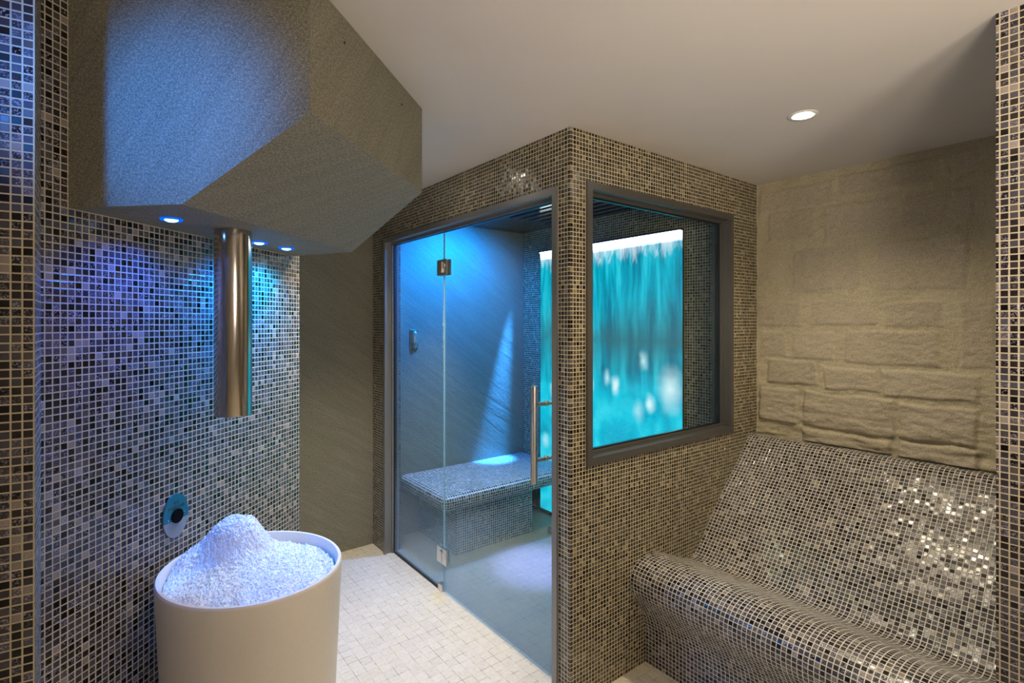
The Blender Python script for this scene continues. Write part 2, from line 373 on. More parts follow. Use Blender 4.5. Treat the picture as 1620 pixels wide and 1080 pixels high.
def tube_mb(mb, p0, p1, r, seg=32, caps=True, mi=0):
    p0 = Vector(p0); p1 = Vector(p1); d = (p1-p0).normalized()
    x = d.orthogonal().normalized(); y = d.cross(x)
    c = [(math.cos(2*PI*i/seg), math.sin(2*PI*i/seg)) for i in range(seg)]
    for i in range(seg):
        j = (i+1) % seg; e = lambda q, k: q + (x*c[k][0]+y*c[k][1])*r
        mb.face([e(p0,i), e(p0,j), e(p1,j), e(p1,i)], [(0,0)]*4, mi)
    if caps:
        mb.face([p0+(x*a+y*b)*r for a, b in reversed(c)], [(0,0)]*seg, mi); mb.face([p1+(x*a+y*b)*r for a, b in c], [(0,0)]*seg, mi)
def shade_auto(o, ang=35):
    me = o.data
    for p in me.polygons: p.use_smooth = True
    bm = bmesh.new(); bm.from_mesh(me)
    for e in bm.edges:
        if len(e.link_faces) == 2 and e.calc_face_angle(0) > math.radians(ang): e.smooth = False
    bm.to_mesh(me); bm.free()
def empty(name, loc):
    o = bpy.data.objects.new(name, None); sc.collection.objects.link(o); o.location = loc; o.empty_display_size = 0.1
    return o
def adopt(parent, objs):
    for o in objs:
        o.parent = parent; o.matrix_parent_inverse.identity()
        if parent.type == 'EMPTY' or True:
            o.data.transform(parent_inv(parent))
def parent_inv(p):
    from mathutils import Matrix
    return Matrix.Translation(-Vector(p.location))
def tag(o, label=None, cat=None, group=None, kind=None):
    if label: o['label'] = label
    if cat: o['category'] = cat
    if group: o['group'] = group
    if kind: o['kind'] = kind
    return o
def struct(o): o['kind'] = 'structure'; return o
def lathe(mb, c, prof, seg=64, sx=1.0, sy=1.0, rot=0.0, caps=False):
    ca, sa = math.cos(rot), math.sin(rot)
    def P(r, z, i):
        t = 2*PI*i/seg; x = r*sx*math.cos(t); y = r*sy*math.sin(t)
        return Vector((c[0]+x*ca-y*sa, c[1]+x*sa+y*ca, z))
    for k in range(len(prof)-1):
        for i in range(seg):
            (r0, z0), (r1, z1) = prof[k], prof[k+1]
            pts = [P(r0,z0,i), P(r0,z0,i+1), P(r1,z1,i+1), P(r1,z1,i)]
            if r0 < 1e-6: pts = [pts[0], pts[2], pts[3]]
            elif r1 < 1e-6: pts = pts[:3]
            mb.face(pts, [(0,0)]*len(pts))

# ------------------------------------------------------------ floor and ceilings
mb = MB(); f4 = [PQ(-4.3,-3.6), PQ(3.2,-3.6), PQ(3.2,2.0), PQ(-4.3,2.0)]
mb.box(PQ, -4.3, 3.2, -3.6, 2.0, -0.10, 0.0)
floor = struct(mb.build('floor', FLOOR))
mb = MB(); mb.box(PQ, -4.3, 3.2, -3.6, 2.0, CEIL, CEIL+0.1); ceil = struct(mb.build('ceiling', CEILM))

# ------------------------------------------------------------ cabin walls
PB = 1.986; QB = 1.36; QS = 1.4856; TH = 0.115
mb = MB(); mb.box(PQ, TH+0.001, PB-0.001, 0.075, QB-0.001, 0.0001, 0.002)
struct(mb.build('floor_cabin', floor_mat('limestone_floor_darkened', 0.50)))  # limestone floor darkened in colour to stand in for weaker light indoors
DP0, DP1, DZ1 = 0.088, 1.790, 2.105        # door opening
WQ0, WQ1, WZ0, WZ1 = 0.105, 1.205, 0.975, 2.125   # window opening
mb = MB()
mb.box(PQ, 0, DP0, 0, TH, 0, CEIL); mb.box(PQ, DP1, PB, 0, TH, 0, CEIL); mb.box(PQ, DP0, DP1, 0, TH, DZ1, CEIL)
struct(mb.build('wall_cabin_door_side', MOS, weld=False))
mb = MB()
mb.box(PQ, 0, TH, TH, WQ0+0.0001 if WQ0 > TH else TH+0.0001, 0, CEIL)
mb = MB()
mb.box(PQ, 0, TH, TH, WQ1, 0, WZ0); mb.box(PQ, 0, TH, TH, WQ1, WZ1, CEIL); mb.box(PQ, 0, TH, WQ1, QS, 0, CEIL)
struct(mb.build('wall_cabin_window_side', MOS, weld=False))
mb = MB(); mb.box(PQ, TH, PB, QB, QS+0.1, 0, CEIL)
struct(mb.build('wall_cabin_back', MOS))
mb = MB(); mb.box(PQ, PB, PB+0.1, -3.0, QS+0.1, 0, CEIL)
struct(mb.build('wall_slate', SLATE))
mb = MB(); mb.box(PQ, TH, PB, TH, QB, CEIL-0.025, CEIL-0.001)
for i in range(7):
    q = 0.72+0.085*i
    mb.box(PQ, TH+0.02, 1.45, q, q+0.045, CEIL-0.045, CEIL-0.025)
struct(mb.build('ceiling_cabin', BLACKG, weld=False))

# ------------------------------------------------------------ stone wall (height field of squared blocks)
def stone_px(x, y):   # reads a point seen at (x, y) off the plane of the stone wall
    U = (x-810)/827; O = PQ(0, QS); t = (U*O.y-O.x)/(A.x-U*A.y)
    return t, CAM_H-(y-510)/827*(O.y+t*A.y)
BL = [(75,280,290,345),(300,222,570,292),(590,178,700,238),(100,345,236,432),(262,322,452,420),(480,292,690,392),(172,452,362,575),(410,425,672,572),
      (68,606,192,678),(222,601,405,674),(428,605,598,680),(640,600,748,795),(76,690,152,764),(170,692,290,772),(318,690,590,788),(95,772,240,842),
      (258,796,418,860),(424,806,705,888),(75,852,185,948),(200,872,460,978),(470,905,700,1010),(200,985,452,1070),(470,1015,705,1078)]
blocks = []
for x0, y0, x1, y1 in BL:
    cx_, cy_ = (x0+x1)/2, (y0+y1)/2; g = lambda x, y: stone_px(1160+x/1.8, 140+y/1.8)
    pl, _ = g(x0, cy_); pr, _ = g(x1, cy_); _, zt = g(cx_, y0); _, zb = g(cx_, y1)
    blocks.append((pr, pl, zb, zt, random.random()))
def stone_h(p, z):
    wx = noise.noise(Vector((p*7, z*7, 1)))*0.012; wz = noise.noise(Vector((p*6, z*6, 9)))*0.012
    best = -1; tone = 0.5
    for a0, a1, z0, z1, tn in blocks:
        d = min(p+wx-a0, a1-p-wx, z+wz-z0, z1-z-wz)
        if d > best: best = d; tone = tn
    k = max(0, min(1, (best+0.003)/0.016)); k = k*k*(3-2*k)
    n = noise.fractal(Vector((p*9, z*9, 4)), 1.0, 2.0, 5)*0.006 + noise.fractal(Vector((p*38, z*55, 2)), 0.9, 2.0, 4)*0.0022
    if z < 0.926: return -0.012, k, tone
    low = max(0, min(1, (1.45-z)/0.5))
    n2 = noise.fractal(Vector((p*7, z*22, 7)), 1.0, 2.0, 4)*0.012*low
    return k*(0.005+0.013*low)+n+n2-0.012, k, tone
NP, NZ = 235, 440; p0_, p1_ = 0.0, -1.222; z0_, z1_ = 0.0, CEIL
vs = []; at = []; tn = []
for j in range(NZ+1):
    for i in range(NP+1):
        p = p0_+(p1_-p0_)*i/NP; z = z0_+(z1_-z0_)*j/NZ
        h, k, t = stone_h(p, z); vs.append(PQ(p, QS-0.012-h, z)); at.append(k); tn.append(t)
fs = []; us = []
for j in range(NZ):
    for i in range(NP):
        a = j*(NP+1)+i; q4 = [a, a+1, a+NP+2, a+NP+1]; fs.append(q4)
        us.append([(p0_+(p1_-p0_)*(k % (NP+1))/NP, z0_+(z1_-z0_)*(k//(NP+1))/NZ) for k in q4])
nb_ = len(vs)
# close the slab behind the rough face
def bv(p, z): vs.append(PQ(p, QS+0.12, z)); at.append(0); tn.append(0.5); return len(vs)-1
c00, c10, c11, c01 = bv(p0_, z0_), bv(p1_, z0_), bv(p1_, z1_), bv(p0_, z1_)
W1 = NP+1
for f in ([c00, c01, c11, c10], [c10]+[i for i in range(NP, -1, -1)][:0]+[c00]+list(range(0, NP+1)),
          [c01]+[c11]+[NZ*W1+i for i in range(NP, -1, -1)], [c00, c01]+[j*W1 for j in range(NZ, -1, -1)], [c11, c10]+[j*W1+NP for j in range(0, NZ+1)]):
    fs.append(f); us.append([(0, 0)]*len(f))
so = new_obj('wall_stone', vs, fs, us, STONE, smooth=True); struct(so)
for nm, dat in (('block', at), ('tone', tn)):
    a = so.data.attributes.new(nm, 'FLOAT', 'POINT'); a.data.foreach_set('value', dat)

# ------------------------------------------------------------ right hand mosaic pier, near walls
mb = MB(); mb.box(PQ, -3.6, -1.222, 0.327, QS+0.12, 0, CEIL)
struct(mb.build('wall_right', MOSL))
TN = math.radians(59)
NS = Vector((math.sin(TN), math.cos(TN), 0)); E0 = Vector((-0.986, 1.080, 0)); NN = Vector((-NS.y, NS.x, 0))
def NE(s, n, z=0): return E0 + NS*s + NN*n + Vector((0, 0, z))
J1 = SN(-0.0625, 0.0)    # inner corner where the jamb meets the long wall
# long mosaic wall: a block behind the face, with its end face at the far corner
mb = MB(); mb.box(SN, -0.0625, 0.985, -0.30, 0.0, 0, CEIL)
struct(mb.build('wall_left', MOSL))
# near wall with jamb return: footprint polygon
poly = [NE(-2.3, 0), NE(0, 0), J1, SN(-0.0625, -0.30), NE(-2.3, 0.45)]
mb = MB()
def side(P, Q, u0):
    L = (Q-P).length; mb.face([P, Q, Q+Vector((0,0,CEIL)), P+Vector((0,0,CEIL))], [(u0,0),(u0+L,0),(u0+L,CEIL),(u0,CEIL)])
    return u0+L
side(poly[0], poly[1], -2.3); side(poly[1], poly[2], 0.0); side(poly[2], poly[3], 0); side(poly[3], poly[4], 0); side(poly[4], poly[0], 0)
mb.face([p+Vector((0,0,CEIL)) for p in poly], [(0,0)]*5); mb.face(list(reversed(poly)), [(0,0)]*5)
struct(mb.build('wall_near_left', MOSL))
# room behind the camera
def wall_seg(name, P, Q, th, m):
    P = Vector(P); Q = Vector(Q); d = (Q-P).normalized(); n = Vector((d.y, -d.x, 0))
    L = (Q-P).length
    mb = MB(); mb.box(lambda a, b, z: P+d*a+n*b+Vector((0,0,z)), 0, L, 0, th, 0, CEIL)
    return struct(mb.build(name, m))
n0 = NE(-2.3, 0)
wall_seg('wall_far_left', (n0.x, -1.7, 0), (n0.x, n0.y, 0), -0.1, PLAST)
wall_seg('wall_back', (n0.x-0.1, -1.7, 0), (3.3, -1.7, 0), 0.1, PLAST)
wall_seg('wall_right_rear', (3.0, -1.7, 0), (3.0, 0.0, 0), 0.1, PLAST)
pe = SN(0.985, -0.30)
wall_seg('wall_recess', PQ(PB, -1.6), SN(0.5, -0.9), -0.1, PLAST)
wall_seg('wall_recess_return', SN(0.2, -0.302), SN(0.2, -0.9), -0.1, PLAST)

# ------------------------------------------------------------ glazed door
def frame_ring(fr, a0, a1, z0, z1, face, outp, depth, sides='LRTB', flip=False):
    # fr(a, b, z): b=0 wall face, positive into the wall. outer edge at a0..a1, z0..z1
    mb = MB()
    def run(A0, A1, Z0, Z1): mb.box(fr, A0, A1, -outp, depth, Z0, Z1)
    if 'L' in sides: run(a0, a0+face, z0, z1)
    if 'R' in sides: run(a1-face, a1, z0, z1)
    if 'T' in sides: run(a0+face, a1-face, z1-face, z1)
    if 'B' in sides: run(a0+face, a1-face, z0, z0+face)
    return mb
# outer cover strip + recessed inner rebate, per opening
door = empty('door_1', PQ(0.9, 0.0, 0)); struct(door)
def child(o, parent): adopt(parent, [o]); return o
face = 0.030
mb = frame_ring(PQ, DP0-0.018, DP1+0.004, 0, DZ1+0.014, face, 0.010, 0.0, 'LRT')
mb.box(PQ, DP0+0.001, DP0+0.014, 0.0, 0.10, 0, DZ1-0.014); mb.box(PQ, DP1-0.016, DP1-0.001, 0.0, 0.10, 0, DZ1-0.014)
mb.box(PQ, DP0+0.001, DP1-0.001, 0.0, 0.10, DZ1-0.014, DZ1-0.001)
mb.box(PQ, DP1-0.030, DP1-0.016, 0.040, 0.052, 0, DZ1-0.028)
mb.box(PQ, DP0+0.014, DP1-0.016, 0.040, 0.052, DZ1-0.028, DZ1-0.014)
child(mb.build('door_frame', FRAME, bevel=0.0015, weld=False), door)
mb = MB()
mb.box(PQ, DP1-0.034, DP1-0.016, 0.053, 0.072, 0.012, DZ1-0.014); mb.box(PQ, DP0+0.014, DP1-0.034, 0.053, 0.072, DZ1-0.030, DZ1-0.014)
mb.box(PQ, 1.115, DP1-0.034, 0.052, 0.072, 0.0, 0.012)
child(mb.build('gasket', GASKET, weld=False), door)
GQ0, GQ1 = 0.057, 0.067; JP = 1.108
mb = MB(); mb.box(PQ, JP+0.003, DP1-0.036, GQ0, GQ1, 0.013, DZ1-0.031)
child(mb.build('fixed_panel', GLASS, bevel=0.001), door)
leaf = child((lambda: (lambda b: (b.box(PQ, DP0+0.018, JP-0.003, GQ0, GQ1, 0.010, DZ1-0.034), b.build('door_leaf', GLASS, bevel=0.001))[1])(MB()))(), door)
EDGE = simple('green_glass_edge', (0.30, 0.52, 0.60), 0.15)
mb = MB(); mb.box(PQ, JP-0.0045, JP-0.0031, GQ0, GQ1, 0.010, DZ1-0.034)
e_ = child(mb.build('polished_edge', EDGE), door)
def sub(o, part, root):   # sub-part: same coordinates as its part, which sits at the root's origin
    o.data.transform(parent_inv(root)); o.parent = part; return o
for z in (1.872, 0.212):
    mb = MB(); mb.box(PQ, JP-0.052, JP-0.002, GQ0-0.012, GQ0-0.0005, z-0.045, z+0.045); mb.box(PQ, JP+0.002, JP+0.052, GQ0-0.012, GQ0-0.0005, z-0.045, z+0.045)
    mb.box(PQ, JP-0.052, JP+0.052, GQ1+0.0005, GQ1+0.012, z-0.045, z+0.045)
    mb.box(PQ, JP-0.012, JP+0.012, GQ0-0.020, GQ0-0.010, z-0.03, z+0.03)
    h = sub(mb.build('hinge', STEEL, bevel=0.002, weld=False), leaf, door)
    mb = MB(); tube_mb(mb, PQ(JP-0.028, GQ0-0.013, z+0.008), PQ(JP-0.028, GQ0-0.0155, z+0.008), 0.015, 24)
    tube_mb(mb, PQ(JP-0.028, GQ0-0.0155, z+0.008), PQ(JP-0.028, GQ0-0.0165, z+0.008), 0.009, 6)
    c_ = mb.build('hinge_screw', simple('screw_cap', (0.72, 0.70, 0.66), 0.3, 0.9))
    sub(c_, leaf, door)
mb = MB(); mb.box(PQ, JP, JP+0.045, GQ0-0.010, GQ1+0.010, 0.0, 0.040)
child(mb.build('floor_clamp', STEEL, bevel=0.002), door)
HP = 0.210
mb = MB()
for q in (GQ0-0.070, GQ1+0.070): tube_mb(mb, PQ(HP, q, 0.860), PQ(HP, q, 1.280), 0.0155, 28)
for z in (0.956, 1.198):
    tube_mb(mb, PQ(HP, GQ0-0.070, z), PQ(HP, GQ0-0.0005, z), 0.009, 20); tube_mb(mb, PQ(HP, GQ1+0.0005, z), PQ(HP, GQ1+0.070, z), 0.009, 20)
    tube_mb(mb, PQ(HP, GQ0-0.006, z), PQ(HP, GQ0-0.0005, z), 0.0125, 20)
hh = mb.build('handle', STEEL, weld=True); shade_auto(hh); sub(hh, leaf, door)

# ------------------------------------------------------------ cabin window
win = empty('window_1', PQ(0.0, 0.66, WZ0)); struct(win)
QPf = lambda a, b, z: PQ(b, a, z)
mb = frame_ring(QPf, WQ0-0.016, WQ1+0.016, WZ0-0.016, WZ1+0.016, 0.032, 0.010, 0.0)
T2 = 0.10
mb.box(QPf, WQ0+0.001 if WQ0 > TH else TH+0.001, WQ0+0.022, 0.0, T2, WZ0+0.001, WZ1-0.001); mb.box(QPf, WQ1-0.016, WQ1-0.001, 0, T2, WZ0+0.001, WZ1-0.001)
mb.box(QPf, WQ0+0.022, WQ1-0.016, 0, T2, WZ0+0.001, WZ0+0.016); mb.box(QPf, WQ0+0.022, WQ1-0.016, 0, T2, WZ1-0.016, WZ1-0.001)
for (a0, a1, z0, z1) in [(WQ0+0.022, WQ0+0.034, WZ0+0.016, WZ1-0.016), (WQ1-0.030, WQ1-0.016, WZ0+0.016, WZ1-0.016), (WQ0+0.034, WQ1-0.030, WZ0+0.016, WZ0+0.030), (WQ0+0.034, WQ1-0.030, WZ1-0.030, WZ1-0.016)]:
    mb.box(QPf, a0, a1, 0.034, 0.046, z0, z1)
child(mb.build('window_frame', FRAMEW, bevel=0.0015, weld=False), win)
mb = MB()
for (a0, a1, z0, z1) in [(WQ0+0.022, WQ0+0.038, WZ0+0.016, WZ1-0.016), (WQ1-0.036, WQ1-0.016, WZ0+0.016, WZ1-0.016), (WQ0+0.038, WQ1-0.036, WZ0+0.016, WZ0+0.036), (WQ0+0.038, WQ1-0.036, WZ1-0.036, WZ1-0.016)]:
    mb.box(QPf, a0, a1, 0.047, 0.064, z0, z1)
child(mb.build('gasket', GASKET, weld=False), win)
mb = MB(); mb.box(QPf, WQ0+0.039, WQ1-0.037, 0.050, 0.060, WZ0+0.037, WZ1-0.037)
child(mb.build('pane', GLASS2), win)

# ------------------------------------------------------------ waterfall screen in the cabin
scr = empty('waterfall_screen', PQ(1.07, QB, 0.02))
tag(scr, 'tall glowing turquoise waterfall picture panel on the back wall of the steam cabin', 'screen')
SP0, SP1, SZ0, SZ1 = 0.392, 1.745, 0.03, 2.128
mb = MB(); mb.box(PQ, SP0, SP1, QB-0.016, QB-0.002, SZ0, SZ1, 1)
q = QB-0.0165
mb.face([PQ(SP1-0.003, q, SZ0+0.003), PQ(SP0+0.003, q, SZ0+0.003), PQ(SP0+0.003, q, SZ1-0.002), PQ(SP1-0.003, q, SZ1-0.002)],
        [(SP1-SP0, SZ0), (0, SZ0), (0, SZ1), (SP1-SP0, SZ1)], 0)
child(mb.build('picture', [SCREEN, GASKET], weld=False), scr)
mb = MB(); mb.box(PQ, SP0, SP1, QB-0.045, QB-0.002, SZ1, SZ1+0.012)
child(mb.build('light_hood', GASKET, bevel=0.001), scr)
ledm = emit('blue_white_led', (0.45, 0.5, 1.0), 14)
mb = MB(); mb.box(PQ, SP0+0.01, SP1-0.01, QB-0.034, QB-0.022, SZ1-0.004, SZ1-0.0005)
child(mb.build('led_strip', ledm), scr)
mb = MB(); mb.box(PQ, TH+0.001, 1.38, 1.100, 1.128, 0.0022, 0.055)
kerb = mb.build('basin_kerb', simple('grey_stone_kerb', (0.26, 0.25, 0.22), 0.4), bevel=0.008)
tag(kerb, 'low grey kerb on the cabin floor in front of the glowing waterfall panel', 'kerb')

# ------------------------------------------------------------ cabin bench
bench = empty('cabin_bench', PQ(1.7, 0.7, 0))
tag(bench, 'mosaic covered bench with rounded edges inside the steam cabin, against the slate wall', 'bench')
mb = MB(); mb.box(PQ, 1.355, PB-0.001, 0.205, QB-0.018, 0.338, 0.442)
o = mb.build('seat', MOSB)
bm = bmesh.new(); bm.from_mesh(o.data)
inv = [v for v in bm.verts]
def loc_pq(co): d = co-C0; return d.dot(A), d.dot(B)
eg = []
for e in bm.edges:
    (pa, qa), (pb, qb) = loc_pq(e.verts[0].co), loc_pq(e.verts[1].co)
    if (pa+pb)/2 > PB-0.01 or (qa+qb)/2 > QB-0.03: continue
    eg.append(e)
bmesh.ops.bevel(bm, geom=eg, offset=0.045, segments=6, affect='EDGES', profile=0.5)
bm.to_mesh(o.data); bm.free(); shade_auto(o, 40)
uvl = o.data.uv_layers[0]
for p in o.data.polygons:
    n = p.normal
    for li in p.loop_indices:
        co = o.data.vertices[o.data.loops[li].vertex_index].co; pp, qq = loc_pq(co)
        an, bn, zn = abs(n.dot(A)), abs(n.dot(B)), abs(n.z)
        uvl.data[li].uv = (qq, pp) if zn > max(an, bn) else ((qq, co.z) if an >= bn else (pp, co.z))
child(o, bench)
mb = MB(); mb.box(PQ, 1.460, PB-0.001, 0.36, 1.02, 0.0022, 0.337)
child(mb.build('base', MOSB), bench)

# small sensor on the slate wall
th = empty('temperature_sensor', PQ(PB, 0.318, 1.43))
tag(th, 'small metal capsule sensor on the slate wall inside the cabin, above the bench', 'sensor')
mb = MB(); mb.box(PQ, PB-0.010, PB-0.0005, 0.285, 0.345, 1.355, 1.505)
child(mb.build('backplate', brushed('bronze_plate', (0.30, 0.24, 0.17), 0.4), bevel=0.004), th)
vsn = []; mb = MB(); cc = PQ(PB-0.010, 0.318, 0)
lathe(mb, (cc.x, cc.y), [(0.0, 1.362), (0.012, 1.366), (0.021, 1.378), (0.024, 1.392), (0.024, 1.468), (0.021, 1.482), (0.012, 1.494), (0.0, 1.498)], 24)
b_ = mb.build('capsule', simple('satin_nickel', (0.50, 0.50, 0.46), 0.3, 0.8)); shade_auto(b_, 50); child(b_, th)
mb = MB()
for z in (1.386, 1.394, 1.402): lathe(mb, (cc.x, cc.y), [(0.0243, z), (0.0252, z+0.0015), (0.0243, z+0.003)], 24)
child(mb.build('vent_slot', DARK), th)

# floor drain in the cabin
dr = MB(); dc = PQ(0.62, 0.60)
dr.box(lambda a, b, z: dc+A*a+B*b+Vector((0,0,z)), -0.06, 0.06, -0.06, 0.06, 0.0022, 0.005)
o = dr.build('floor_drain', STEEL, bevel=0.001); tag(o, 'small square metal drain in the steam cabin floor', 'drain')

# ------------------------------------------------------------ heated mosaic lounger
prof = [(.477,0),(.477,.06),(.477,.12),(.474,.17),(.452,.235),(.412,.30),(.380,.35),(.370,.40),(.384,.445),(.430,.478),(.500,.490),(.590,.472),(.690,.430),(.776,.395),(.835,.384),(.888,.408),
        (1.004,.530),(1.125,.656),(1.259,.775),(1.345,.862),(1.385,.900),(1.425,.919),(1.470,.920)]
def catmull(P, n=7):
    out = []
    for i in range(len(P)-1):
        a = P[max(0, i-1)]; b = P[i]; c = P[i+1]; d = P[min(len(P)-1, i+2)]
        for k in range(n):
            t = k/n
            out.append(tuple(0.5*((2*b[j])+(-a[j]+c[j])*t+(2*a[j]-5*b[j]+4*c[j]-d[j])*t*t+(-a[j]+3*b[j]-3*c[j]+d[j])*t**3) for j in (0, 1)))
    out.append(P[-1]); return out
pr = [(q, min(z, 0.9195)) for q, z in catmull(prof)]; mb = MB(); L = 0; PL, PR = -0.001, -1.221
for k in range(len(pr)-1):
    (q0, z0), (q1, z1) = pr[k], pr[k+1]; d = math.hypot(q1-q0, z1-z0)
    mb.face([PQ(PL, q0, z0), PQ(PR, q0, z0), PQ(PR, q1, z1), PQ(PL, q1, z1)], [(PL, L), (PR, L), (PR, L+d), (PL, L+d)]); L += d
for P_ in (PL, PR):
    pts = [PQ(P_, q, z) for q, z in pr]+[PQ(P_, 1.470, 0)]; mb.face(pts, [(0,0)]*len(pts))
mb.face([PQ(PL,1.470,0), PQ(PR,1.470,0), PQ(PR,1.470,.92), PQ(PL,1.470,.92)], [(0,0)]*4)
mb.face([PQ(PL,.477,0), PQ(PR,.477,0), PQ(PR,1.470,0), PQ(PL,1.470,0)], [(0,0)]*4)
o = mb.build('heated_lounger', MOSB); shade_auto(o, 40)
tag(o, 'wavy built-in lounger covered in grey mosaic, below the rough stone wall', 'lounger')

# ------------------------------------------------------------ slate hood over the ice basin
hood = empty('slate_hood', SN(0.4, 0.3, 1.835))
tag(hood, 'angular grey slate clad hood hanging from the ceiling above the ice basin', 'hood')
ZU, ZO = 1.835, 2.036
nf, no = 0.304, 0.626
def sb(n): return 0.945-(0.945-0.775)*n/no
def sf(n): return 0.03*n/no
F = lambda n, z: SN(sf(n), n, z); Bk = lambda n, z: SN(sb(n), n, z)
mb = MB(); ZC = CEIL-0.001; e = 0.0015
mb.face([F(e,ZU), F(nf,ZU), F(no,ZO), F(no,ZC), F(e,ZC)], [(0,ZU),(nf,ZU),(no,ZO),(no,ZC),(0,ZC)])
mb.face([Bk(e,ZU), Bk(e,ZC), Bk(no,ZC), Bk(no,ZO), Bk(nf,ZU)], [(0,ZU),(0,ZC),(no,ZC),(no,ZO),(nf,ZU)])
mb.face([F(no,ZO), Bk(no,ZO), Bk(no,ZC), F(no,ZC)], [(0,ZO),(.75,ZO),(.75,ZC),(0,ZC)])
mb.face([F(e,ZC), F(no,ZC), Bk(no,ZC), Bk(e,ZC)], [(0,0)]*4)
mb.face([F(e,ZU), F(e,ZC), Bk(e,ZC), Bk(e,ZU)], [(0,0)]*4)
mb.face([F(e,ZU), Bk(e,ZU), Bk(nf,ZU), F(nf,ZU)], [(0,0),(0.9,0),(0.85,nf),(0,nf)])
mb.face([F(nf,ZU), Bk(nf,ZU), Bk(no,ZO), F(no,ZO)], [(0,nf),(.85,nf),(.8,.68),(0,.68)])
child(mb.build('cladding', SLATEH), hood)
for s_, z_ in ((0.19, 2.28), (0.58, 2.28)):
    mb = MB(); tube_mb(mb, SN(s_, no-0.002, z_), SN(s_, no+0.0012, z_), 0.004, 12)
    child(mb.build('panel_screw', DARK), hood)

# blue spotlights in the hood
LEDS = [(-0.920, 1.412), (-0.882, 1.823), (-0.847, 1.962)]
bulb = emit('blue_led', (0.16, 0.50, 1.0), 7); halo = emit('blue_halo_glow', (0.0, 0.09, 1.0), 0.9)  # halo: glow put on the outer ring to imitate light spreading round the lens
names = ['blue glowing spotlight under the slate hood, on the near side of the steel pipe', 'blue glowing spotlight under the slate hood, right beside the steel pipe on its far side',
         'blue glowing spotlight under the slate hood, farthest from the camera']
def lamp_head(name, x, y, zc, R, em, ringm, core=0.68):
    o = empty(name, (x, y, zc))
    mb = MB(); lathe(mb, (x, y), [(R*0.72, zc-0.0005), (R*0.74, zc-0.004), (R*0.92, zc-0.005), (R, zc-0.002), (R, zc-0.0005)], 40)
    r_ = mb.build('trim_ring', ringm); shade_auto(r_, 50); child(r_, o)
    mb = MB(); lathe(mb, (x, y), [(R*core, zc-0.0005), (R*core*0.97, zc-0.005), (R*0.6*core, zc-0.008), (0, zc-0.009)], 32)
    b_ = mb.build('lens', em); shade_auto(b_, 50); child(b_, o)
    return o
for i, ((x, y), nm) in enumerate(zip(LEDS, names)):
    o = lamp_head('spotlight', x, y, ZU, 0.027, bulb, halo, 0.6); tag(o, nm, 'light', 'blue spotlights under the hood')
    spot('blue_spot_lamp', (x, y, ZU-0.012), (x, y, 0), [6.5, 17, 15][i], [(0.0, 0.12, 1.0), (0.0, 0.20, 1.0), (0.0, 0.38, 0.95)][i], 150, 0.9, 0.015)

# ceiling downlight
white = emit('warm_white_lens', (1.0, 0.93, 0.82), 30)
o = lamp_head('downlight', DOWN[0][0], DOWN[0][1], CEIL, 0.052, white, simple('white_trim', (0.7, 0.68, 0.62), 0.35), 0.52)
tag(o, 'round recessed downlight shining in the plaster ceiling above the lounger', 'light')
o = lamp_head('downlight', DOWN[1][0], DOWN[1][1], CEIL, 0.048, white, bpy.data.materials['white_trim'])
tag(o, 'round recessed ceiling downlight behind the slate hood, in front of the cabin door', 'light')
for (x, y), nm in zip(DOWN[2:], ('round recessed ceiling downlight in front of the cabin corner, out of the picture above', 'round recessed ceiling downlight in front of the right hand mosaic wall',
                         'round recessed ceiling downlight over the near left mosaic wall')):
    o = lamp_head('downlight', x, y, CEIL, 0.048, white, bpy.data.materials['white_trim'])
    tag(o, nm, 'light')

# ------------------------------------------------------------ ice chute, basin, ice
TUBE = (-0.852, 1.598)
mb = MB(); r = 0.052
lathe(mb, TUBE, [(r, ZU-0.0005), (r, 1.275), (r-0.0005, 1.2735), (r-0.003, 1.2735), (r-0.003, ZU-0.0005), (r, ZU-0.0005)], 96)
ch = mb.build('ice_chute_pipe', brushed('polished_brushed_steel', (0.62, 0.58, 0.53), 0.14, 'z')); shade_auto(ch, 50)
tag(ch, 'vertical shiny steel ice chute pipe coming down from the slate hood', 'pipe')

TC = (-0.757, 1.530); RZ = 0.850; RX, RY = 0.260, 0.238; TR = math.radians(90+55.8)
mb = MB(); k = 0.80
R = 1.0
prof_b = [(0, 0.0), (k*R, 0.0), (k*R+0.012, 0.012)]
for i in range(1, 13):
    t = i/12; prof_b.append((k*R+0.012+(R-k*R-0.012)*(t**0.8), 0.012+(RZ-0.020)*t))
prof_b += [(0.995, RZ-0.003), (0.985, RZ), (0.955, RZ), (0.945, RZ-0.004), (0.93, RZ-0.06), (0.90, RZ-0.14), (0.80, RZ-0.22), (0, RZ-0.24)]
lathe(mb, TC, prof_b, 96, RX, RY, TR)
ba = mb.build('ice_basin', BASIN); shade_auto(ba, 45)
tag(ba, 'tall round white stone basin full of crushed ice, beside the mosaic wall', 'basin')

